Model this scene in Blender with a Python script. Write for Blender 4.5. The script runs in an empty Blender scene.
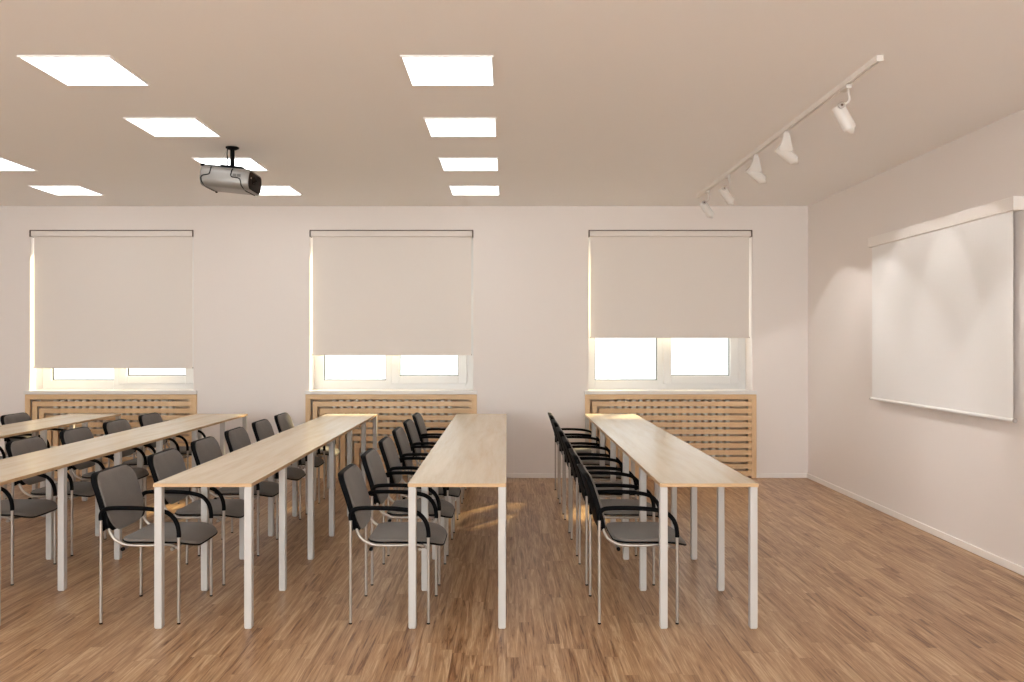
import bpy, bmesh, math, random
from mathutils import Vector, Matrix

sc = bpy.context.scene
COL = sc.collection
F = 815.0            # focal length in pixels of a 1024 px wide frame
PI = math.pi

# ------------------------------------------------------------------ helpers
def link(o, parent=None):
    COL.objects.link(o)
    if parent is not None:
        o.parent = parent
    return o

def obj(name, bm, mat, parent=None, smooth=False, bevel=0.0, seg=2):
    me = bpy.data.meshes.new(name)
    bmesh.ops.recalc_face_normals(bm, faces=bm.faces[:])
    bm.to_mesh(me); bm.free()
    if isinstance(mat, (list, tuple)):
        for m in mat: me.materials.append(m)
    else:
        me.materials.append(mat)
    if smooth:
        for p in me.polygons: p.use_smooth = True
        try: me.set_sharp_from_angle(angle=math.radians(40))
        except Exception: pass
    o = bpy.data.objects.new(name, me)
    link(o, parent)
    if bevel > 0:
        b = o.modifiers.new('bevel', 'BEVEL'); b.width = bevel; b.segments = seg
        b.limit_method = 'ANGLE'; b.harden_normals = False
    return o

def thing(name, label, cat, loc=(0, 0, 0), rotz=0.0, group=None):
    o = bpy.data.objects.new(name, None); link(o)
    o.empty_display_size = 0.1
    o.location = loc; o.rotation_euler = (0, 0, rotz)
    o['label'] = label; o['category'] = cat
    if group: o['group'] = group
    return o

def tag(o, label, cat, group=None):
    o['label'] = label; o['category'] = cat
    if group: o['group'] = group
    return o

def struct(name, bm, m, parent=None, bevel=0.0, smooth=False):
    o = obj(name, bm, m, parent, smooth=smooth, bevel=bevel)
    if parent is None:
        o['kind'] = 'structure'
    return o

def dup(root, loc, label, group=None):
    r = root.copy(); COL.objects.link(r); r.location = loc; r['label'] = label
    if group: r['group'] = group
    for ch in list(root.children):
        c = ch.copy(); COL.objects.link(c); c.parent = r
        for g in list(ch.children):
            d = g.copy(); COL.objects.link(d); d.parent = c
    return r

def box(bm, x0, x1, y0, y1, z0, z1, mi=0):
    vs = [bm.verts.new(p) for p in ((x0,y0,z0),(x1,y0,z0),(x1,y1,z0),(x0,y1,z0),(x0,y0,z1),(x1,y0,z1),(x1,y1,z1),(x0,y1,z1))]
    for f in ((0,3,2,1),(4,5,6,7),(0,1,5,4),(1,2,6,5),(2,3,7,6),(3,0,4,7)):
        fc = bm.faces.new([vs[i] for i in f]); fc.material_index = mi
    return vs

def bx(*a):
    bm = bmesh.new(); box(bm, *a); return bm

def tube(bm, pts, r, n=12, caps=True, mi=0):
    pts = [Vector(p) for p in pts]
    rs = r if isinstance(r, (list, tuple)) else [r]*len(pts)
    t0 = (pts[1]-pts[0]).normalized()
    up = Vector((0,1,0)) if abs(t0.y) < 0.9 else Vector((1,0,0))
    nrm = (up - t0*up.dot(t0)).normalized()
    rings = []
    for i, p in enumerate(pts):
        if i == 0: t = t0
        elif i == len(pts)-1: t = (pts[i]-pts[i-1]).normalized()
        else: t = ((pts[i]-pts[i-1]).normalized() + (pts[i+1]-pts[i]).normalized()).normalized()
        nrm = (nrm - t*nrm.dot(t)).normalized()
        b = t.cross(nrm)
        rings.append([bm.verts.new(p + nrm*math.cos(2*PI*k/n)*rs[i] + b*math.sin(2*PI*k/n)*rs[i]) for k in range(n)])
    for a, c in zip(rings, rings[1:]):
        for k in range(n):
            f = bm.faces.new((a[k], a[(k+1)%n], c[(k+1)%n], c[k])); f.material_index = mi
    if caps:
        bm.faces.new(rings[0][::-1]).material_index = mi
        bm.faces.new(rings[-1]).material_index = mi
    return bm

def catmull(P, sub=6):
    P = [Vector(p) for p in P]
    Q = [P[0]*2-P[1]] + P + [P[-1]*2-P[-2]]
    out = []
    for i in range(1, len(Q)-2):
        a, b, c, d = Q[i-1], Q[i], Q[i+1], Q[i+2]
        for k in range(sub):
            t = k/sub
            out.append(0.5*((2*b) + (c-a)*t + (2*a-5*b+4*c-d)*t*t + (-a+3*b-3*c+d)*t**3))
    out.append(P[-1]); return out

def cyl(bm, c0, c1, r, n=24, mi=0):
    return tube(bm, [c0, c1], r, n, mi=mi)

def rrect(w0, w1, h0, h1, r_bl, r_br, r_tr, r_tl, n=6):
    """rounded rectangle outline in (a,b)"""
    pts = []
    for (cx, cy, r, a0) in ((w1-r_br, h0+r_br, r_br, -PI/2), (w1-r_tr, h1-r_tr, r_tr, 0), (w0+r_tl, h1-r_tl, r_tl, PI/2), (w0+r_bl, h0+r_bl, r_bl, PI)):
        for k in range(n+1):
            a = a0 + k/n*PI/2
            pts.append((cx + r*math.cos(a), cy + r*math.sin(a)))
    # subdivide the straight runs so they can bend
    out = []
    for i, p in enumerate(pts):
        q = pts[(i+1) % len(pts)]
        d = math.hypot(q[0]-p[0], q[1]-p[1]); m = max(1, int(d/0.045))
        for k in range(m):
            out.append((p[0]+(q[0]-p[0])*k/m, p[1]+(q[1]-p[1])*k/m))
    return out

def pad(outline, centre, th_top, th_bot, fn, rings=8, power=4.0):
    """a cushion or shell: fn(a, b, h) -> 3-D point; h is height over the mid surface"""
    bm = bmesh.new(); n = len(outline); ca, cb = centre
    def layer(sign, th):
        L = []
        for k in range(1, rings+1):
            r = math.sin(k/rings*PI/2)
            h = sign*th*(1-r**power)**(1/power) if r < 1 else 0
            if k == rings: h = 0
            L.append([bm.verts.new(fn(ca+(p[0]-ca)*r, cb+(p[1]-cb)*r, h)) for p in outline])
        c = bm.verts.new(fn(ca, cb, sign*th))
        for j in range(n): bm.faces.new((c, L[0][j], L[0][(j+1)%n]))
        for a, b in zip(L, L[1:]):
            for j in range(n): bm.faces.new((a[j], b[j], b[(j+1)%n], a[(j+1)%n]))
    layer(1, th_top); layer(-1, th_bot)
    bmesh.ops.remove_doubles(bm, verts=bm.verts[:], dist=1e-6)
    return bm

# ------------------------------------------------------------------ materials
class N:
    def __init__(s, name):
        s.m = bpy.data.materials.new(name); s.m.use_nodes = True
        s.t = s.m.node_tree; s.t.nodes.clear()
        s.out = s.t.nodes.new('ShaderNodeOutputMaterial')
    def n(s, typ, **kw):
        nd = s.t.nodes.new(typ)
        for k, v in kw.items():
            if k.startswith('_'): setattr(nd, k[1:], v)
        return nd
    def l(s, a, b): s.t.links.new(a, b)
    def set(s, inp, v):
        if hasattr(v, 'is_linked') or hasattr(v, 'links'): s.l(v, inp)
        else: inp.default_value = v
    def math(s, op, a, b=0.0, c=0.0):
        nd = s.n('ShaderNodeMath'); nd.operation = op
        s.set(nd.inputs[0], a); s.set(nd.inputs[1], b); s.set(nd.inputs[2], c)
        return nd.outputs[0]
    def comb(s, x, y, z):
        nd = s.n('ShaderNodeCombineXYZ')
        for i, v in enumerate((x, y, z)): s.set(nd.inputs[i], v)
        return nd.outputs[0]
    def coord(s):
        tc = s.n('ShaderNodeTexCoord'); sp = s.n('ShaderNodeSeparateXYZ'); s.l(tc.outputs['Object'], sp.inputs[0])
        return tc.outputs['Object'], sp.outputs
    def noise(s, vec, scale=5, detail=3, rough=0.5, dist=0.0):
        nd = s.n('ShaderNodeTexNoise'); s.l(vec, nd.inputs['Vector'])
        nd.inputs['Scale'].default_value = scale; nd.inputs['Detail'].default_value = detail
        nd.inputs['Roughness'].default_value = rough; nd.inputs['Distortion'].default_value = dist
        return nd.outputs['Fac']
    def ramp(s, fac, stops):
        nd = s.n('ShaderNodeValToRGB'); s.l(fac, nd.inputs[0]); e = nd.color_ramp.elements
        while len(e) < len(stops): e.new(0.5)
        for el, (p, c) in zip(e, stops): el.position = p; el.color = (*c, 1)
        return nd.outputs[0]
    def mix(s, fac, a, b, mode='MIX'):
        nd = s.n('ShaderNodeMix'); nd.data_type = 'RGBA'; nd.blend_type = mode
        s.set(nd.inputs[0], fac)
        for i, v in ((6, a), (7, b)):
            if isinstance(v, tuple): nd.inputs[i].default_value = (*v, 1)
            else: s.l(v, nd.inputs[i])
        return nd.outputs[2]
    def principled(s, col, rough=0.5, metal=0.0, bump=None, bstr=0.1, bdist=0.01, spec=0.5, **kw):
        b = s.n('ShaderNodeBsdfPrincipled')
        if isinstance(col, tuple): b.inputs['Base Color'].default_value = (*col, 1)
        else: s.l(col, b.inputs['Base Color'])
        s.set(b.inputs['Roughness'], rough); b.inputs['Metallic'].default_value = metal
        b.inputs['Specular IOR Level'].default_value = spec
        for k, v in kw.items(): b.inputs[k.replace('_', ' ')].default_value = v
        if bump is not None:
            bp = s.n('ShaderNodeBump'); bp.inputs['Strength'].default_value = bstr; bp.inputs['Distance'].default_value = bdist
            s.l(bump, bp.inputs['Height']); s.l(bp.outputs[0], b.inputs['Normal'])
        s.l(b.outputs[0], s.out.inputs[0]); s.b = b
        return s.m

def srgb(r, g, b):
    f = lambda c: (c/255/12.92) if c/255 <= 0.04045 else ((c/255+0.055)/1.055)**2.4
    return (f(r), f(g), f(b))

def paint(name, col, rough=0.6, bump=0.03, scale=60):
    k = N(name); v, _ = k.coord()
    f = k.noise(v, scale, 4)
    f2 = k.noise(v, 1.3, 2)
    c = k.mix(f2, tuple(x*0.985 for x in col), col)
    return k.principled(c, rough, bump=f, bstr=bump, bdist=0.002, spec=0.3)

def simple(name, col, rough=0.5, metal=0.0, spec=0.5, scale=80, var=0.06, bump=0.0, **kw):
    k = N(name); v, _ = k.coord()
    f = k.noise(v, scale, 3)
    c = k.mix(f, tuple(x*(1-var) for x in col), tuple(min(1, x*(1+var)) for x in col))
    return k.principled(c, rough, metal, bump=f if bump else None, bstr=bump, bdist=0.001, spec=spec, **kw)

def wood(name, stops, along='Y', across=14, alongs=0.9, rough=0.4, spec=0.4, fine=0.25, bstr=0.03):
    k = N(name); v, xyz = k.coord()
    sc_ = {'X': (alongs, across, across), 'Y': (across, alongs, across), 'Z': (across, across, alongs)}[along]
    vec = k.comb(*[k.math('MULTIPLY', xyz[i], sc_[i]) for i in range(3)])
    f = k.noise(vec, 1.0, 5, 0.6, 0.6)
    vec2 = k.comb(*[k.math('MULTIPLY', xyz[i], sc_[i]*7) for i in range(3)])
    g = k.noise(vec2, 1.0, 3, 0.6)
    h = k.math('ADD', k.math('MULTIPLY', f, 1-fine), k.math('MULTIPLY', g, fine))
    c = k.ramp(h, stops)
    return k.principled(c, rough, bump=g, bstr=bstr, bdist=0.001, spec=spec)

M = {}
M['wall'] = paint('wall_paint', (0.81, 0.757, 0.73), 0.7)
M['ceiling'] = paint('ceiling_paint', (0.90, 0.89, 0.885), 0.8)
M['base'] = paint('baseboard_paint', (0.86, 0.82, 0.79), 0.4, bump=0.01)
M['pvc'] = simple('white_window_plastic', (0.72, 0.72, 0.72), 0.35, var=0.01)
M['sill'] = simple('white_sill', (0.74, 0.72, 0.71), 0.35, var=0.01)
M['gasket'] = simple('black_rubber', (0.03, 0.03, 0.03), 0.6)
M['bracket'] = simple('dark_bracket', (0.12, 0.08, 0.06), 0.5)
M['black'] = simple('black_plastic', (0.0025, 0.0025, 0.003), 0.6, spec=0.06, var=0.1)
M['steel'] = simple('brushed_steel_tube', (0.42, 0.38, 0.345), 0.38, metal=0.7, var=0.03)
M['white_metal'] = simple('white_powder_coat', (0.51, 0.49, 0.475), 0.35, var=0.01)
M['lampwhite'] = simple('white_lamp_metal', (0.70, 0.67, 0.64), 0.4, var=0.01)
M['screen'] = simple('white_screen_fabric', (0.83, 0.82, 0.815), 0.8, scale=400, var=0.01)
M['rad'] = simple('white_radiator_enamel', (0.86, 0.80, 0.73), 0.4, var=0.02)
M['niche'] = simple('niche_plaster', (0.78, 0.62, 0.47), 0.9, var=0.08, scale=20)
M['silver'] = simple('silver_projector_plastic', (0.27, 0.255, 0.24), 0.38, metal=0.3, var=0.02)
M['darkface'] = simple('dark_brown_plastic', (0.010, 0.006, 0.004), 0.6, spec=0.15)
M['lensglass'] = simple('lens_glass', (0.02, 0.02, 0.02), 0.08)
M['lensring'] = simple('lens_ring', (0.5, 0.47, 0.45), 0.3, metal=0.6)
M['port'] = simple('port_grey', (0.12, 0.11, 0.10), 0.5)

# seat fabric
k = N('grey_woven_fabric'); v, xyz = k.coord()
wv = k.n('ShaderNodeTexWave'); wv.inputs['Scale'].default_value = 160; wv.bands_direction = 'Y'; k.l(v, wv.inputs['Vector'])
f = k.noise(v, 260, 3, 0.7); f2 = k.noise(v, 9, 3)
h = k.math('ADD', k.math('MULTIPLY', f, 0.7), k.math('MULTIPLY', f2, 0.3))
c = k.ramp(h, [(0.3, (0.112, 0.098, 0.088)), (0.7, (0.182, 0.160, 0.143))])
M['fabric'] = k.principled(c, 0.85, bump=k.math('ADD', f, wv.outputs['Fac']), bstr=0.15, bdist=0.001, spec=0.2, Sheen_Weight=0.15)

# blind fabric: opaque weave, a little light comes through
k = N('blind_fabric'); v, xyz = k.coord()
f = k.noise(v, 300, 2); c = k.mix(f, (0.76, 0.71, 0.67), (0.79, 0.735, 0.695))
k.principled(c, 0.85, spec=0.15)
tr = k.n('ShaderNodeBsdfTranslucent'); tr.inputs[0].default_value = (0.75, 0.70, 0.65, 1)
mx = k.n('ShaderNodeMixShader'); mx.inputs[0].default_value = 0.0
k.l(k.b.outputs[0], mx.inputs[1]); k.l(tr.outputs[0], mx.inputs[2]); k.l(mx.outputs[0], k.out.inputs[0])
M['blind'] = k.m

# window glass
k = N('window_glass')
ta = k.n('ShaderNodeBsdfTransparent'); ta.inputs[0].default_value = (0.96, 0.98, 0.97, 1)
gl = k.n('ShaderNodeBsdfGlossy'); gl.inputs['Roughness'].default_value = 0.02
lw = k.n('ShaderNodeLayerWeight'); frs = k.math('ADD', 0.04, k.math('MULTIPLY', 0.6, k.math('POWER', lw.outputs['Facing'], 4.0)))
mx = k.n('ShaderNodeMixShader'); k.l(frs, mx.inputs[0]); k.l(ta.outputs[0], mx.inputs[1]); k.l(gl.outputs[0], mx.inputs[2])
k.l(mx.outputs[0], k.out.inputs[0]); M['glass'] = k.m

def emit(name, col, s):
    k = N(name); e = k.n('ShaderNodeEmission'); e.inputs[0].default_value = (*col, 1); e.inputs[1].default_value = s
    k.l(e.outputs[0], k.out.inputs[0]); return k.m

PANEL = 2.6
M['panel'] = emit('light_panel_diffuser', (1.0, 1.0, 1.0), PANEL)
M['bulb'] = emit('spot_lamp_glow', (1.0, 0.93, 0.86), 6.0)

# table oak, cover oak
M['oak'] = wood('light_oak_laminate', [(0.25, srgb(204, 182, 150)), (0.5, srgb(216, 200, 174)), (0.75, srgb(228, 213, 188))], 'Y', 13, 0.8, rough=0.27, spec=0.6)
M['oakedge'] = wood('oak_edge_band', [(0.3, srgb(180, 147, 110)), (0.7, srgb(200, 168, 130))], 'X', 40, 2, rough=0.4)
cs = [(0.25, srgb(205, 168, 125)), (0.5, srgb(220, 187, 146)), (0.75, srgb(232, 204, 168))]
M['coverh'] = wood('beech_slat', cs, 'X', 26, 1.2, rough=0.45)
M['coverv'] = wood('beech_post', cs, 'Z', 26, 1.2, rough=0.45)

# strip parquet floor: strips run along Y
k = N('wood_strip_floor'); v, xyz = k.coord(); X, Y = xyz[0], xyz[1]
W, L = 0.066, 0.80
row = k.math('FLOOR', k.math('DIVIDE', X, W))
wn = k.n('ShaderNodeTexWhiteNoise'); wn.noise_dimensions = '1D'; k.l(row, wn.inputs['W'])
off = k.math('MULTIPLY', wn.outputs['Value'], 3.7)
vv = k.math('ADD', k.math('DIVIDE', Y, L), off)
cell = k.math('FLOOR', vv)
wn2 = k.n('ShaderNodeTexWhiteNoise'); wn2.noise_dimensions = '2D'; k.l(k.comb(row, cell, 0.0), wn2.inputs['Vector'])
rnd = wn2.outputs['Value']
fx = k.math('FRACT', k.math('DIVIDE', X, W)); fy = k.math('FRACT', vv)
ex = k.math('MINIMUM', fx, k.math('SUBTRACT', 1.0, fx))
ey = k.math('MINIMUM', fy, k.math('SUBTRACT', 1.0, fy))
gap = k.math('MAXIMUM', k.math('LESS_THAN', ex, 0.010), k.math('LESS_THAN', ey, 0.0018))
gv = k.comb(k.math('ADD', k.math('MULTIPLY', X, 30), k.math('MULTIPLY', rnd, 57)), k.math('ADD', k.math('MULTIPLY', Y, 1.5), k.math('MULTIPLY', rnd, 23)), 0.0)
g1 = k.noise(gv, 1.0, 6, 0.66, 1.6)
gv2 = k.comb(k.math('MULTIPLY', X, 190), k.math('ADD', k.math('MULTIPLY', Y, 6), k.math('MULTIPLY', rnd, 31)), 0.0)
g2 = k.noise(gv2, 1.0, 3, 0.6)
tone = k.math('ADD', k.math('MULTIPLY', g1, 0.66), k.math('ADD', k.math('MULTIPLY', rnd, 0.08), k.math('MULTIPLY', g2, 0.26)))
c = k.ramp(tone, [(0.375, (0.155, 0.070, 0.030)), (0.45, (0.330, 0.182, 0.092)), (0.53, (0.435, 0.268, 0.145)), (0.62, (0.58, 0.405, 0.25))])
c = k.mix(k.math('MULTIPLY', gap, 0.35), c, (0.12, 0.06, 0.03))
rg = k.math('ADD', 0.30, k.math('MULTIPLY', g2, 0.12))
M['floor'] = k.principled(c, rg, bump=k.math('SUBTRACT', g2, gap), bstr=0.06, bdist=0.001, spec=0.45)

# ------------------------------------------------------------------ room shell
XL, XR, YR, YB, H = -6.35, 3.324, -2.6, 9.0, 3.0
WINX = (-5.270, -2.180, 0.900)      # left edges of the openings
WW = 1.808
SILL, WTOP = 0.964, 2.737
T = 0.36

struct('floor', bx(XL-0.1, XR+0.1, YR-0.2, YB+T, -0.1, 0.0), M['floor'])
struct('ceiling', bx(XL-0.1, XR+0.1, YR-0.2, YB+T, H, H+0.1), M['ceiling'])
struct('wall_left', bx(XL-0.1, XL, YR, YB, 0, H), M['wall'])
struct('wall_right', bx(XR, XR+0.1, YR, YB, 0, H), M['wall'])
FILL_WINS = [(-6.05+k_*3.12, -6.05+k_*3.12+2.85) for k_ in range(3)]  # unseen rear openings, added to let fill light into the room
bm = bmesh.new(); e_ = XL-0.1
for a_, b_ in FILL_WINS:
    box(bm, e_, a_, YR-0.2, YR, 0, H); e_ = b_
    box(bm, a_, b_, YR-0.2, YR, 0, 0.45); box(bm, a_, b_, YR-0.2, YR, 2.75, H)
box(bm, e_, XR+0.1, YR-0.2, YR, 0, H)
struct('wall_rear', bm, M['wall'])
for k_, (a_, b_) in enumerate(FILL_WINS):
    bm = bmesh.new(); y0_, y1_ = YR-0.16, YR-0.10
    box(bm, a_, a_+0.06, y0_, y1_, 0.45, 2.75); box(bm, b_-0.06, b_, y0_, y1_, 0.45, 2.75)
    box(bm, a_+0.06, b_-0.06, y0_, y1_, 0.45, 0.52); box(bm, a_+0.06, b_-0.06, y0_, y1_, 2.69, 2.75)
    m_ = (a_+b_)/2; box(bm, m_-0.04, m_+0.04, y0_, y1_, 0.52, 2.69)
    fr = obj('window_frame', bm, M['pvc'], None, bevel=0.004); fr.name = 'window_%d' % (k_+4); fr['kind'] = 'structure'  # added window behind the camera, there only for its light
    for p0, p1 in ((a_+0.06, m_-0.04), (m_+0.04, b_-0.06)):
        obj('window_pane', bx(p0, p1, YR-0.135, YR-0.129, 0.52, 2.69), M['glass'], fr)

bm = bmesh.new()
edges = [XL-0.1]
for w in WINX: edges += [w, w+WW]
edges.append(XR+0.1)
for i in range(0, len(edges), 2):
    box(bm, edges[i], edges[i+1], YB, YB+T, 0, H)          # piers
for w in WINX:
    box(bm, w, w+WW, YB, YB+T, WTOP, H)                    # lintel
    box(bm, w, w+WW, YB+0.215, YB+T, 0, SILL-0.04, 1)        # back of the radiator niche
struct('wall_back', bm, [M['wall'], M['niche']])

# baseboards
bm = bmesh.new()
prev = XL
for w in WINX:
    box(bm, prev, w-0.042, YB-0.014, YB, 0, 0.052); prev = w+WW+0.042
box(bm, prev, XR, YB-0.014, YB, 0, 0.052)
struct('baseboard_back', bm, M['base'], bevel=0.003)
struct('baseboard_right', bx(XR-0.014, XR, YR, YB-0.014, 0, 0.052), M['base'], bevel=0.003)
struct('baseboard_left', bx(XL, XL+0.014, YR, YB-0.014, 0, 0.052), M['base'], bevel=0.003)
struct('baseboard_rear', bx(XL+0.014, XR-0.014, YR, YR+0.014, 0, 0.052), M['base'], bevel=0.003)

# windows
YF = 9.25
WNAME = ('left window', 'middle window', 'right window')
for i, w in enumerate(WINX):
    bm = bmesh.new()
    z0, z1 = SILL, WTOP
    # fixed frame (outer ring + mullion)
    gl0, gl1, gr0, gr1 = w+0.097, w+0.806, w+0.960, w+1.628
    box(bm, w, gl0, YF, YF+0.07, z0, z1)
    box(bm, w+WW-0.095, w+WW, YF, YF+0.07, z0, z1)
    box(bm, gl1, gl1+0.105, YF, YF+0.07, z0, z1)
    box(bm, gl0, gl1, YF, YF+0.07, z0, z0+0.101)
    box(bm, gl0, gl1, YF, YF+0.07, z1-0.1, z1)
    box(bm, gl1+0.105, w+WW-0.095, YF, YF+0.07, z0, z0+0.085)
    box(bm, gl1+0.105, w+WW-0.07, YF, YF+0.07, z1-0.07, z1)
    fr = obj('window_frame', bm, M['pvc'], None, bevel=0.004); fr.name = 'window_%d' % (i+1); fr['kind'] = 'structure'
    # opening sash, standing a little proud of the frame
    bm = bmesh.new()
    a0, a1, b0, b1 = w+0.87, gr1+0.096, z0+0.066, z1-0.06
    box(bm, a0, gr0, YF-0.022, YF+0.05, b0, b1)
    box(bm, gr1, a1, YF-0.022, YF+0.05, b0, b1)
    box(bm, gr0, gr1, YF-0.022, YF+0.05, b0, z0+0.151)
    box(bm, gr0, gr1, YF-0.022, YF+0.05, b1-0.09, b1)
    obj('window_sash', bm, M['pvc'], fr, bevel=0.006)
    # gaskets
    for (p0, p1, q0, q1, yy) in ((gl0, gl1, z0+0.101, z1-0.1, YF+0.03), (gr0, gr1, z0+0.151, b1-0.09, YF+0.02)):
        bm = bmesh.new(); g = 0.009
        box(bm, p0, p0+g, yy, yy+0.012, q0, q1); box(bm, p1-g, p1, yy, yy+0.012, q0, q1)
        box(bm, p0+g, p1-g, yy, yy+0.012, q0, q0+g); box(bm, p0+g, p1-g, yy, yy+0.012, q1-g, q1)
        obj('window_gasket', bm, M['gasket'], fr)
        obj('window_pane', bx(p0, p1, yy+0.004, yy+0.008, q0, q1), M['glass'], fr)
    bm = bmesh.new()
    tube(bm, [(a1+0.008, YF-0.012, z0+0.10), (a1+0.008, YF-0.012, z0+0.20)], 0.006, 10)
    tube(bm, [(a1+0.008, YF-0.012, z1-0.25), (a1+0.008, YF-0.012, z1-0.15)], 0.006, 10)
    obj('window_hinge', bm, M['sill'], fr, smooth=True)
    # sill
    s = struct('trim_%d' % (i+1), bx(w-0.045, w+WW+0.045, YB-0.045, YB, SILL-0.04, SILL), M['sill'], bevel=0.005)
    obj('window_sill', bx(w, w+WW, YB, YF, SILL-0.04, SILL), M['sill'], s)

# ------------------------------------------------------------------ roller blinds
BB = (1.211, 1.356, 1.548)
BL = ('roller blind lowered furthest, on the left window with the narrowest strip of glass below',
      'roller blind on the middle window, its hem between the two others in height',
      'roller blind on the right window, raised highest with most glass showing below')
for i, w in enumerate(WINX):
    t = thing('roller_blind', BL[i], 'blind', (w+WW/2, YB+0.04, BB[i]), 0, 'roller blinds on the windows')
    hw = WW/2; zt = WTOP-BB[i]
    obj('headrail', bx(-hw+0.012, hw-0.012, -0.046, 0.03, zt-0.072, zt-0.008), M['blind'], t, bevel=0.008)
    obj('shadow_gap_strip', bx(-hw+0.002, hw-0.002, -0.05, 0.03, zt-0.0075, zt-0.0005), M['bracket'], t)  # dark strip standing in for the shadow gap above the headrail
    for s in (-1, 1):
        a, b = sorted((s*(hw-0.0115), s*(hw-0.001)))
        obj('end_bracket', bx(a, b, -0.052, 0.03, zt-0.075, zt-0.008), M['bracket'], t)
    fw = 0.879
    obj('blind_cloth', bx(-fw, fw, -0.0015, 0.0015, 0.004, zt-0.045), M['blind'], t)
    bmb = obj('bottom_bar', bx(-fw, fw, -0.006, 0.006, -0.004, 0.009), M['blind'], t, bevel=0.002)
    for s in (-1, 1):
        a, b = sorted((s*(fw+0.0005), s*(fw+0.006)))
        obj('end_cap', bx(a, b, -0.006, 0.006, -0.004, 0.009), M['bracket'], bmb)

# ------------------------------------------------------------------ radiators and wooden radiator covers
PL = ('left window', 'middle window', 'right window')
def make_radiator(x):
    t = thing('radiator', 'x', 'radiator', (x, YB+0.062, 0.0), 0, 'radiators behind the slatted covers')
    for kx in range(17):
        cx = -0.64 + kx*0.08
        bm = bmesh.new()
        box(bm, cx-0.026, cx+0.026, -0.035, 0.035, 0.20, 0.86)
        obj('radiator_column', bm, M['rad'], t, bevel=0.012)
    bm = bmesh.new(); 
    tube(bm, [(-0.70, 0, 0.25), (0.70, 0, 0.25)], 0.016, 12)
    obj('pipe', bm, M['rad'], t, smooth=True)
    bm = bmesh.new()
    tube(bm, [(-0.70, 0, 0.80), (0.72, 0, 0.80)], 0.016, 12)
    obj('pipe', bm, M['rad'], t, smooth=True)
    for s in (-1, 1): obj('wall_bracket', bx(s*0.5-0.02, s*0.5+0.02, 0.03, 0.150, 0.70, 0.74), M['rad'], t)
    return t
rad0 = None
for i, w in enumerate(WINX):
    lab = 'white column radiator glimpsed through the slatted cover under the %s' % PL[i]
    if rad0 is None: rad0 = make_radiator(w+WW/2); rad0['label'] = lab
    else: dup(rad0, (w+WW/2, YB+0.062, 0), lab)

CL = ('slatted wooden radiator cover under the left window, half hidden by desks and chair backs',
      'slatted wooden radiator cover under the middle window, behind the ends of two desks',
      'slatted wooden radiator cover under the right window, behind the end of the rightmost desk')
def make_cover(w, i):
    t = thing('radiator_cover', CL[i], 'radiator cover', (w-0.04, YB-0.024, 0), 0, 'slatted radiator covers')
    Wc, Hc = WW+0.08, SILL-0.041
    p = 0.0765; gp = 0.024; d0, d1 = 0.0, 0.022
    fr = 0.055
    bm = bmesh.new(); box(bm, 0, fr, d0, d1, 0, Hc-fr); obj('side_post', bm, M['coverv'], t, bevel=0.0015)
    bm = bmesh.new(); box(bm, Wc-fr, Wc, d0, d1, 0, Hc-fr); obj('side_post', bm, M['coverv'], t, bevel=0.0015)
    bm = bmesh.new(); box(bm, 0, Wc, d0, d1, Hc-fr, Hc); obj('top_rail', bm, M['coverh'], t, bevel=0.0015)
    kx = 0
    while True:
        x = fr + gp + kx*p
        zt = Hc-fr-gp-kx*p; zb = zt-(p-gp)
        if zt < 0.06: break
        zb = max(zb, 0.0)
        obj('slat', bx(x, Wc-fr, d0+0.002, d1-0.002, zb, zt), M['coverh'], t, bevel=0.0015)
        if zb > 0.02:
            obj('upright_slat', bx(x, x+p-gp, d0+0.002, d1-0.002, 0, zb), M['coverv'], t, bevel=0.0015)
        kx += 1
    # battens at the back that hold the slats together
    for bxp in (Wc-fr-0.03,):
        obj('batten', bx(bxp, bxp+0.028, d1-0.002, d1+0.012, 0.02, Hc-0.02), M['coverv'], t)
    return t
cov0 = None
for i, w in enumerate(WINX):
    if cov0 is None: cov0 = make_cover(w, i)
    else: dup(cov0, (w-0.04, YB-0.024, 0), CL[i])

# ------------------------------------------------------------------ desks
TX = (1.056, -0.261, -1.590, -2.923, -4.225)
TY0, TY1, TW, TH, TT = 4.252, 8.385, 0.514, 0.762, 0.019
TL = ('long oak-topped desk with white legs, rightmost in the room, beside the bare floor',
      'long oak-topped desk with white legs, the middle one pointing straight away from the camera',
      'long oak-topped desk with white legs, its far end just before the middle window',
      'long oak-topped desk cut off at left, its far end before bare wall between windows',
      'long oak-topped desk at far left, before the left radiator cover')
def make_desk():
    t = thing('desk', TL[0], 'desk', (TX[0], TY0, 0), 0, 'long oak-topped desks')
    Ld = TY1-TY0
    top = obj('tabletop', bx(-TW/2, TW/2, 0, Ld, TH-TT, TH), M['oak'], t, bevel=0.001, seg=1)
    me = top.data; me.materials.append(M['oakedge'])
    for p in me.polygons:
        if abs(p.normal.z) < 0.5: p.material_index = 1
    lw = 0.040
    for s in (-1, 1):
        for q in range(7):
            y = (0.007, 0.655, 1.360, 2.033, 2.745, 3.430, 4.089)[q]
            a = -TW/2+0.002 if s < 0 else TW/2-0.002-lw
            lg = obj('leg', bx(a, a+lw, y, y+lw, 0.004, TH-TT), M['white_metal'], t, bevel=0.004)
            obj('foot_pad', bx(a+0.004, a+lw-0.004, y+0.004, y+lw-0.004, 0.0, 0.004), M['white_metal'], lg)
    return t
desk0 = make_desk()
for x, lab in zip(TX[1:], TL[1:]): dup(desk0, (x, TY0, 0), lab)

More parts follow.
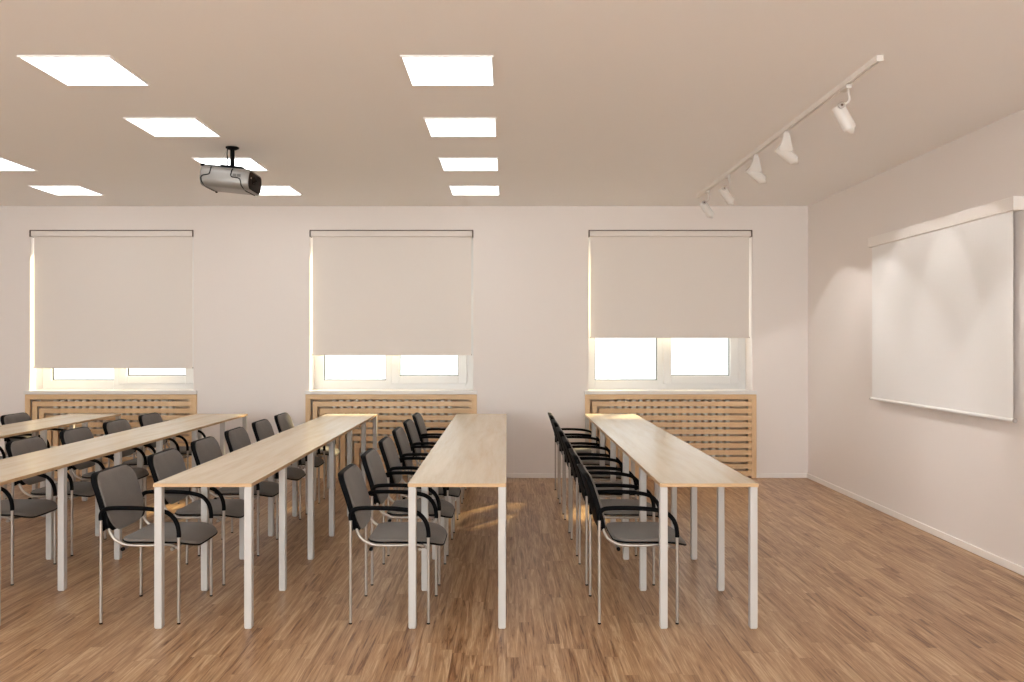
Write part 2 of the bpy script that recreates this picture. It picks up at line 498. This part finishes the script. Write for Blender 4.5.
# ------------------------------------------------------------------ chairs (face +x; origin on the floor under the rear legs)
HY = 0.2375
def back_x(y, z):
    # mid surface of the backrest: leaning, wrapped round the sitter, a little lumbar belly
    t = (z-0.46)/0.36
    return 0.016 - 0.300*(z-0.50) + 0.008*((y/0.22)**2-1) + 0.009*math.sin(PI*min(1, max(0, t)))
def seat_z(x, y):
    z = 0.436
    if x > 0.36: z -= 0.030*((x-0.36)/0.13)**2
    if x < 0.16: z += 0.006*((0.16-x)/0.08)**2
    z -= 0.006*(1-(y/0.21)**2)
    return z
def make_chair():
    t = thing('chair', 'x', 'chair', (0, 0, 0))
    # backrest
    ol = rrect(-0.222, 0.222, 0.482, 0.793, 0.05, 0.05, 0.06, 0.06)
    bm = pad(ol, (0, 0.64), 0.021, 0.012, lambda a, b, h: (back_x(a, b)+h, a, b), power=14)
    obj('back_shell', bm, M['black'], t, smooth=True)
    ol = rrect(-0.214, 0.214, 0.472, 0.790, 0.13, 0.13, 0.075, 0.075)
    bm = pad(ol, (0, 0.635), 0.017, 0.006, lambda a, b, h: (back_x(a, b)+0.021+h, a, b), power=3.2)
    obj('backrest', bm, M['fabric'], t, smooth=True)
    # seat
    ol = rrect(0.078, 0.490, -0.215, 0.215, 0.07, 0.10, 0.10, 0.07)
    bm = pad(ol, (0.28, 0), 0.004, 0.008, lambda a, b, h: (a, b, seat_z(a, b)-0.008+h), power=6)
    obj('seat_shell', bm, M['black'], t, smooth=True)
    ol = rrect(0.082, 0.487, -0.212, 0.212, 0.07, 0.10, 0.10, 0.07)
    bm = pad(ol, (0.28, 0), 0.026, 0.003, lambda a, b, h: (a, b, seat_z(a, b)-0.003+h), power=3.0)
    obj('seat', bm, M['fabric'], t, smooth=True)
    for s in (-1, 1):
        y = s*HY
        bm = tube(bmesh.new(), [(0, y, 0.008), (0, y, 0.575)], 0.0082, 14)
        l = obj('leg', bm, M['steel'], t, smooth=True)
        obj('foot_cap', tube(bmesh.new(), [(0, y, 0.0), (0, y, 0.007)], 0.0086, 12), M['black'], l, smooth=True)
        bm = tube(bmesh.new(), [(0.414, y, 0.008), (0.414, y, 0.475)], 0.0082, 14)
        l = obj('leg', bm, M['steel'], t, smooth=True)
        obj('foot_cap', tube(bmesh.new(), [(0.414, y, 0.0), (0.414, y, 0.007)], 0.0086, 12), M['black'], l, smooth=True)
        path = catmull([(0, y, 0.552), (0, y, 0.580), (0.012, y, 0.602), (0.040, y, 0.614), (0.12, y, 0.617), (0.21, y, 0.615), (0.29, y, 0.608), (0.353, y, 0.592), (0.388, y, 0.562), (0.407, y, 0.525), (0.414, y, 0.485), (0.414, y, 0.462)], 5)
        obj('armrest', tube(bmesh.new(), path, 0.0118, 14), M['black'], t, smooth=True)
        # bracket from the leg to the back shell
        xe = back_x(0.21, 0.54)
        a, b = sorted((s*0.195, s*(HY-0.004)))
        obj('back_bracket', bx(xe-0.016, 0.008, a, b, 0.488, 0.572), M['black'], t, bevel=0.006)
        # seat support: from the backrest down in a J and forward under the seat to the front leg
        ys = s*0.200
        xb = back_x(0.2, 0.50)
        path = catmull([(xb+0.006, ys, 0.515), (xb+0.012, ys, 0.482), (xb+0.036, ys, 0.445), (xb+0.075, ys, 0.421), (0.135, ys, 0.411), (0.24, ys, 0.409), (0.34, ys, 0.414), (0.385, s*0.207, 0.405), (0.403, s*0.232, 0.405)], 5)
        obj('seat_support', tube(bmesh.new(), path, 0.0085, 12), M['steel'], t, smooth=True)
    for xx, zz in ((0.105, 0.393), (0.365, 0.390)):
        bar = obj('crossbar', tube(bmesh.new(), [(xx, -0.208, zz), (xx, 0.208, zz)], 0.009, 12), M['steel'], t, smooth=True)
        for s in ((-1, 1) if xx < 0.2 else ()):
            obj('end_plug', tube(bmesh.new(), [(xx, s*0.2085, zz), (xx, s*0.220, zz)], 0.0105, 12), M['black'], bar, smooth=True)
    return t

ORD = ('nearest the camera', 'second from the camera', 'third from the camera', 'fourth from the camera', 'fifth from the camera', 'farthest, closest to the windows')
ROW = ('chair row seen from the side and behind, left of the rightmost desk',
       'chair row tucked under the middle desk',
       'chair row left of the desk ending before the middle window',
       'chair row left of the second desk from left',
       'chair row at far left edge')
CHX = [x-0.565 for x in TX]
CHX[1] -= 0.006
CHX[2] = -2.160
CHX[3] = -3.465
PICK = ((0, range(6)), (1, range(6)), (2, range(6)), (3, range(1, 6)), (4, range(4, 6)))
GRP = ('chairs at the rightmost desk', 'chairs at the middle desk', 'chairs at the third desk from right', 'chairs at the fourth desk from right', 'chairs at the leftmost desk')
def chair_label(r, q):
    if r == 4:
        return 'grey armchair at the far left edge of the picture, ' + ('farther of the two seen there' if q == 5 else 'nearer of the two seen there')
    if r == 3:
        o = ('', 'nearest shown', 'second shown', 'third shown', 'fourth shown', 'farthest, closest to the left window')[q]
        return 'grey armchair at the fourth desk from right, ' + o
    o = ORD[q]
    return ('grey black-backed armchair at the rightmost desk, ' if r == 0 else
            'grey padded armchair in the row at the middle desk, ' if r == 1 else
            'grey armchair at the desk left of the middle one, ') + o
ch0 = make_chair(); first = True
for r, qs in PICK:
    for q in qs:
        loc = (CHX[r], 4.335+HY+0.690*q, 0)
        if first:
            ch0.location = loc; ch0['label'] = chair_label(r, q); ch0['group'] = GRP[r]; first = False
        else:
            dup(ch0, loc, chair_label(r, q), GRP[r])

# ------------------------------------------------------------------ ceiling light panels
PW = 0.468
PX = (-0.549, -2.555, -4.575)
PYS = [4.275+1.180*k_-(0.06 if k_ < 0 else 0) for k_ in (-3, -2, -1, 0, 1, 2, 3)]
ROWN = ('nearest', 'second', 'third', 'farthest')
COLN = ('in the right-hand column', 'in the middle column', 'in the left-hand column')
def make_panel():
    t = thing('ceiling_light', 'x', 'light', (0, 0, H), 0, 'square ceiling light panels')
    bm = bmesh.new(); w = PW; f = 0.010
    box(bm, -f, 0, -f, w+f, -0.008, 0); box(bm, w, w+f, -f, w+f, -0.008, 0)
    box(bm, 0, w, -f, 0, -0.008, 0); box(bm, 0, w, w, w+f, -0.008, 0)
    obj('frame', bm, M['ceiling'], t)
    obj('diffuser', bx(0, w, 0, w, -0.005, -0.0005), M['panel'], t)
    return t
pn = None
for c_, x in enumerate(PX):
    for k_, y in enumerate(PYS):
        kk = k_-3
        seen = kk >= 0 and not (c_ == 2 and kk < 2)  # panels out of view are added to brighten the room
        if seen:
            lab = 'square white ceiling light %s, %s row from the camera' % (COLN[c_], ROWN[kk])
        else:
            lab = 'square white ceiling light out of view, added to brighten the room'
        if c_ == 1 and kk == 2: lab = 'square white ceiling light directly behind the projector pole'
        if pn is None:
            pn = make_panel(); pn.location = (x, y, H); pn['label'] = lab
        else: dup(pn, (x, y, H), lab)

# ------------------------------------------------------------------ projector on its ceiling mount
t = thing('projector', 'silver projector with dark lens face hanging from a black ceiling pole', 'projector', (-2.116, 6.28, H))
bm = tube(bmesh.new(), [(0, 0, 0), (0, 0, -0.008), (0, 0, -0.0085), (0, 0, -0.018)], [0.050, 0.050, 0.046, 0.030], 28)
obj('ceiling_plate', bm, M['black'], t, smooth=True)
bm = tube(bmesh.new(), [(0, 0, -0.015), (0, 0, -0.175)], 0.0165, 20)
obj('pole', bm, M['black'], t, smooth=True)
# body: cross-section in local (y, z), extruded along x, pitched down towards the screen
pit = math.radians(6.0)
Rm = Matrix.Rotation(pit, 4, 'Y')
OFF = Vector((-0.008, 0.0, -0.246))
def P(x, y, z): return OFF + (Rm @ Vector((x, y, z)))
LX0, LX1 = -0.188, 0.185
def section(w=0.165, zt=0.066, zb=-0.090, inset=0.0):
    w -= inset; zt -= inset; zb += inset
    pts = []
    def arc(cy, cz, ry, rz, a0, a1, n=7):
        for q in range(n+1):
            a = math.radians(a0+(a1-a0)*q/n); pts.append((cy+ry*math.cos(a), cz+rz*math.sin(a)))
    arc(-w+0.045, zt-0.05, 0.045, 0.05, 180, 90); arc(w-0.045, zt-0.05, 0.045, 0.05, 90, 0)
    arc(w-0.06, zb+0.055, 0.06, 0.055, 0, -90); arc(-w+0.06, zb+0.055, 0.06, 0.055, -90, -180)
    return pts
bm = bmesh.new(); rings = []
for x, ins in ((LX0, 0.016), (LX0+0.006, 0.006), (LX0+0.018, 0.0), (LX1-0.012, 0.0), (LX1-0.002, 0.004), (LX1, 0.008), (LX1-0.006, 0.012)):
    rings.append([bm.verts.new(P(x, y, z)) for y, z in section(inset=ins)])
for a, b in zip(rings, rings[1:]):
    for q in range(len(a)): bm.faces.new((a[q], a[(q+1)%len(a)], b[(q+1)%len(a)], b[q]))
bm.faces.new(rings[0]); bm.faces.new(rings[-1][::-1])
body = obj('body', bm, M['silver'], t, smooth=True)
bm = bmesh.new(); rg = []
for x, ins in ((LX1-0.0055, 0.013), (LX1+0.001, 0.0135), (LX1+0.003, 0.018)):
    rg.append([bm.verts.new(P(x, y, z)) for y, z in section(inset=ins)])
for a, b in zip(rg, rg[1:]):
    for q in range(len(a)): bm.faces.new((a[q], a[(q+1)%len(a)], b[(q+1)%len(a)], b[q]))
bm.faces.new(rg[0]); bm.faces.new(rg[-1][::-1])
obj('front_panel', bm, M['darkface'], t, smooth=True)
ly, lz = -0.055, -0.004
ln = obj('lens', tube(bmesh.new(), [P(LX1, ly, lz), P(LX1+0.012, ly, lz), P(LX1+0.0121, ly, lz), P(LX1+0.006, ly, lz)], [0.034, 0.032, 0.026, 0.024], 28), M['darkface'], t, smooth=True)
obj('lens_ring', tube(bmesh.new(), [P(LX1+0.003, ly, lz), P(LX1+0.010, ly, lz), P(LX1+0.0101, ly, lz)], [0.0215, 0.0215, 0.014], 28), M['lensring'], ln, smooth=True)
obj('lens_glass', tube(bmesh.new(), [P(LX1+0.008, ly, lz), P(LX1+0.0125, ly, lz), P(LX1+0.0135, ly, lz)], [0.0165, 0.014, 0.006], 28), M['lensglass'], ln, smooth=True)
obj('sensor', tube(bmesh.new(), [P(LX1, -0.115, 0.006), P(LX1+0.006, -0.115, 0.006)], 0.007, 12), M['lensring'], t, smooth=True)
# dark trim lines that wrap round the housing, at both ends
def near_y(z, off=0.001):
    S = section(); best = min((abs(q[1]-z), q[0]) for q in S if q[0] < -0.10)
    # interpolate on the near side
    side = sorted([(q[1], q[0]) for q in S if q[0] < 0])
    for (z0_, y0_), (z1_, y1_) in zip(side, side[1:]):
        if z0_ <= z <= z1_ and z1_ > z0_: return y0_+(y1_-y0_)*(z-z0_)/(z1_-z0_)-off
    return best[1]-off
def seam(pl):
    path = catmull([P(x, (near_y(z) if y is None else y), z) for x, z, y in pl], 6)
    return tube(bmesh.new(), path, 0.0042, 8)
zb = -0.090
obj('trim_line', seam([(-0.105, 0.062, -0.10), (-0.105, 0.052, None), (-0.106, 0.02, None), (-0.112, -0.002, None), (-0.132, -0.010, None), (-0.158, -0.018, None), (-0.170, -0.034, None), (-0.168, -0.058, None), (-0.160, -0.074, None), (-0.152, zb-0.001, -0.09), (-0.150, zb-0.001, 0.0), (-0.150, zb-0.001, 0.10)]), M['black'], t, smooth=True)
obj('trim_line', seam([(0.055, 0.062, -0.10), (0.055, 0.050, None), (0.052, 0.022, None), (0.052, 0.0, None), (0.066, -0.009, None), (0.098, -0.010, None), (0.120, -0.018, None), (0.130, -0.040, None), (0.134, -0.062, None), (0.142, -0.074, None), (0.150, zb-0.001, -0.09), (0.155, zb-0.001, 0.0), (0.158, zb-0.001, 0.10)]), M['black'], t, smooth=True)
for px in (0.066, 0.098):
    bm = bmesh.new()
    vs = []
    for yy in (near_y(0.007)-0.001, near_y(0.007)+0.01):
        for (dx, dz) in ((0, -0.004), (0.027, -0.004), (0.027, 0.018), (0, 0.018)): vs.append(bm.verts.new(P(px+dx, yy, dz)))
    for f_ in ((0,1,2,3), (7,6,5,4), (0,4,5,1), (1,5,6,2), (2,6,7,3), (3,7,4,0)): bm.faces.new([vs[q] for q in f_])
    obj('port_cover', bm, M['port'], t)
# bracket plate over the body
def pbox(x0, x1, y0, y1, z0, z1):
    bm = bmesh.new(); vs = box(bm, x0, x1, y0, y1, z0, z1)
    for v_ in vs: v_.co = P(*v_.co)
    return bm
obj('bracket_plate', pbox(-0.05, 0.120, -0.128, 0.128, 0.064, 0.082), M['black'], t, bevel=0.002)
obj('bracket_arm', pbox(-0.165, -0.05, -0.118, -0.104, 0.0625, 0.074), M['black'], t)
obj('bracket_arm', pbox(-0.165, -0.05, 0.104, 0.118, 0.0625, 0.074), M['black'], t)
obj('bracket_hook', pbox(-0.190, -0.165, -0.15, 0.118, 0.056, 0.072), M['black'], t)
obj('adjust_foot', tube(bmesh.new(), [P(0.165, 0.125, zb+0.004), P(0.165, 0.125, zb-0.014)], 0.011, 14), M['lampwhite'], t, smooth=True)
obj('adjust_foot', tube(bmesh.new(), [P(-0.15, 0.125, zb+0.004), P(-0.15, 0.125, zb-0.008)], 0.008, 14), M['black'], t, smooth=True)
cb = catmull([(-0.030, -0.01, -0.006), (-0.034, -0.02, -0.05), (-0.024, -0.035, -0.10), (-0.022, -0.05, -0.15), (-0.012, -0.07, -0.180)], 6)
obj('cable', tube(bmesh.new(), cb, 0.004, 8), M['black'], t, smooth=True)
cb = catmull([(-0.036, 0.0, -0.006), (-0.062, 0.0, -0.055), (-0.080, 0.0, -0.105), (-0.072, 0.0, -0.160), (-0.060, 0.0, -0.190)], 6)
obj('cable', tube(bmesh.new(), cb, 0.0012, 8), M['lensring'], t, smooth=True)

# ------------------------------------------------------------------ track with five spotlights
TXC = 1.950
t = thing('lighting_track', 'long white ceiling track carrying five spotlights along the right side', 'light track', (TXC, 4.27, H))
LT = 4.05
bm = bmesh.new(); 
box(bm, -0.018, 0.018, 0, LT, -0.008, 0); box(bm, -0.018, -0.006, 0, LT, -0.030, -0.008); box(bm, 0.006, 0.018, 0, LT, -0.030, -0.008)
obj('rail', bm, M['base'], t)
obj('conductor', bx(-0.006, 0.006, 0.0, LT, -0.011, -0.009), M['bracket'], t)
obj('track_end_cap', bx(-0.019, 0.019, -0.010, -0.0005, -0.031, 0), M['lampwhite'], t, bevel=0.002)
obj('track_end_cap', bx(-0.019, 0.019, LT+0.0005, LT+0.014, -0.031, 0), M['lampwhite'], t, bevel=0.002)
SP = ((4.69, 61, 0), (5.73, 40, 0), (6.43, 40, 0), (7.20, 57, 0), (7.93, 57, 0))
SPL = ('white track spotlight nearest the camera, on the long ceiling track', 'white track spotlight, second from the camera, its wide side turned to view',
       'white track spotlight, middle one of the five, tilted at the right wall', 'white track spotlight, second from the window end of the track',
       'white track spotlight at the far window end of the track')
for (y, tilt, yaw), lab in zip(SP, SPL):
    s = thing('track_spotlight', lab, 'spotlight', (TXC, y, H-0.0305), math.radians(yaw), 'spotlights on the ceiling track')
    a = math.radians(tilt); d = Vector((math.cos(a), 0, -math.sin(a)))
    obj('adapter', bx(-0.017, 0.017, -0.045, 0.045, -0.020, 0.0), M['lampwhite'], s, bevel=0.002)
    steep = tilt > 50
    piv = Vector((-0.050, 0, -0.110)) if steep else Vector((-0.046, 0, -0.098))
    if steep:
        path = catmull([(0.004, -0.016, -0.018), (0.006, -0.024, -0.050), (0.006, -0.034, -0.082), (-0.004, -0.040, -0.104), (-0.026, -0.046, -0.112), tuple(piv+d*0.012+Vector((0, -0.046, 0)))], 5)
        obj('stem', tube(bmesh.new(), path, 0.007, 12), M['lampwhite'], s, smooth=True)
        pc = piv+d*0.012
        kn = obj('pivot_disc', tube(bmesh.new(), [pc+Vector((0, -0.036, 0)), pc+Vector((0, -0.053, 0)), pc+Vector((0, -0.0535, 0))], [0.019, 0.019, 0.017], 20), M['lensring'], s, smooth=True)
        obj('pivot_screw', tube(bmesh.new(), [pc+Vector((0, -0.053, 0)), pc+Vector((0, -0.057, 0))], 0.007, 12), M['bracket'], kn, smooth=True)
    else:
        c_ = piv+d*0.06
        bm = bmesh.new()
        rings = []
        for (x_, w_, z_) in ((0.0, 0.022, -0.018), (0.002, 0.026, -0.045), (c_.x-0.004, 0.046, c_.z+0.028), (c_.x, 0.050, c_.z)):
            rings.append([bm.verts.new((x_-w_, -0.050, z_)), bm.verts.new((x_+w_, -0.050, z_)), bm.verts.new((x_+w_, -0.038, z_)), bm.verts.new((x_-w_, -0.038, z_))])
        for a_, b_ in zip(rings, rings[1:]):
            for q in range(4): bm.faces.new((a_[q], a_[(q+1)%4], b_[(q+1)%4], b_[q]))
        bm.faces.new(rings[0]); bm.faces.new(rings[-1][::-1])
        box(bm, -0.012, 0.012, -0.050, -0.012, -0.024, -0.0175)
        obj('stem', bm, M['lampwhite'], s, bevel=0.003)
    R = 0.038
    p0 = piv.copy(); L_ = 0.150
    prof = [(0.0, 0.030), (0.004, R-0.002), (0.010, R), (L_-0.002, R), (L_, R-0.001), (L_-0.0005, R-0.005), (L_-0.016, R-0.006)]
    bm = tube(bmesh.new(), [p0+d*q for q, _ in prof], [r for _, r in prof], 32, caps=False)
    bm.verts.ensure_lookup_table()
    bm.faces.new(bm.verts[:32][::-1])
    hd = obj('lamp_head', bm, M['lampwhite'], s, smooth=True)
    obj('lamp_lens', tube(bmesh.new(), [p0+d*(L_-0.022), p0+d*(L_-0.018)], R-0.0065, 32), M['bulb'], hd, smooth=True)
    li = bpy.data.lights.new('spot_beam', 'SPOT'); li.energy = 150; li.color = (1.0, 0.955, 0.92)
    li.spot_size = math.radians(78 if steep else 58); li.spot_blend = 0.2; li.shadow_soft_size = 0.03
    lo = bpy.data.objects.new('spot_beam', li); link(lo, s)
    # the beam leaves the lens towards the right wall
    lo.location = p0+d*(L_+0.006)
    lo.rotation_euler = d.to_track_quat('-Z', 'Y').to_euler()

# ------------------------------------------------------------------ projection screen on the right wall
t = thing('projection_screen', 'white pull-down projection screen hanging on the right wall', 'projection screen', (XR, 6.28, 1.005))
y0, y1 = -1.05, 1.05
obj('screen_housing', bx(-0.078, -0.002, y0, y1, 1.342, 1.430), M['base'], t, bevel=0.004)
for yy in (y0-0.008, y1+0.0005): obj('housing_end_cap', bx(-0.080, -0.002, yy, yy+0.0075, 1.350, 1.430), M['base'], t, bevel=0.002)
obj('screen_cloth', bx(-0.056, -0.054, -1.015, 1.015, -0.002, 1.345), M['screen'], t)
bar = obj('bottom_bar', tube(bmesh.new(), [(-0.055, -1.03, -0.012), (-0.055, 1.03, -0.012)], 0.013, 16), M['screen'], t, smooth=True)
for s in (-1, 1):
    obj('bar_end_cap', tube(bmesh.new(), [(-0.055, s*1.0305, -0.012), (-0.055, s*1.040, -0.012)], 0.014, 16), M['lensring'], bar, smooth=True)

# ------------------------------------------------------------------ light: sky, sun
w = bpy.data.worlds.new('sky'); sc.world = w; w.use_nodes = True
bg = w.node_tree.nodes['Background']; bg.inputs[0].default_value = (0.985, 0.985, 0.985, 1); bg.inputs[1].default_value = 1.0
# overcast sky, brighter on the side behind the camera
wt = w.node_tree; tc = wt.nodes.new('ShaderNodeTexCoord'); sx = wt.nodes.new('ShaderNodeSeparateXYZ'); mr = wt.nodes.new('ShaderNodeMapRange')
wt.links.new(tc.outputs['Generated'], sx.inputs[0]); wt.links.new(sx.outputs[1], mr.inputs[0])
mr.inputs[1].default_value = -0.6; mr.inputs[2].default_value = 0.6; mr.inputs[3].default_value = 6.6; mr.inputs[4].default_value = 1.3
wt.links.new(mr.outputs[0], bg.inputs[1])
sd = bpy.data.lights.new('sun', 'SUN'); sd.energy = 10.0; sd.angle = math.radians(6.5); sd.color = (1.0, 0.80, 0.45)
so = bpy.data.objects.new('sun', sd); link(so)
so.rotation_euler = Vector((-0.70, -1.0, -0.67)).to_track_quat('-Z', 'Y').to_euler()

# ------------------------------------------------------------------ camera
cd = bpy.data.cameras.new('camera'); cd.sensor_width = 36.0; cd.lens = F/1024*36.0
cd.clip_start = 0.05; cd.clip_end = 200
co = bpy.data.objects.new('camera', cd); link(co)
co.location = (0, 0, 1.5); co.rotation_euler = (PI/2, 0, 0)
cd.shift_x = 5.0/1024; cd.shift_y = 1.0/1024
sc.camera = co

vs = sc.view_settings
vs.view_transform = 'Standard'; vs.look = 'None'; vs.gamma = 1.0; vs.use_curve_mapping = False
vs.exposure = 0.62
cy = sc.cycles
cy.max_bounces = 10; cy.diffuse_bounces = 7; cy.glossy_bounces = 4; cy.transparent_max_bounces = 12
cy.caustics_reflective = False; cy.caustics_refractive = False
cy.sample_clamp_indirect = 8.0
cy.use_denoising = True
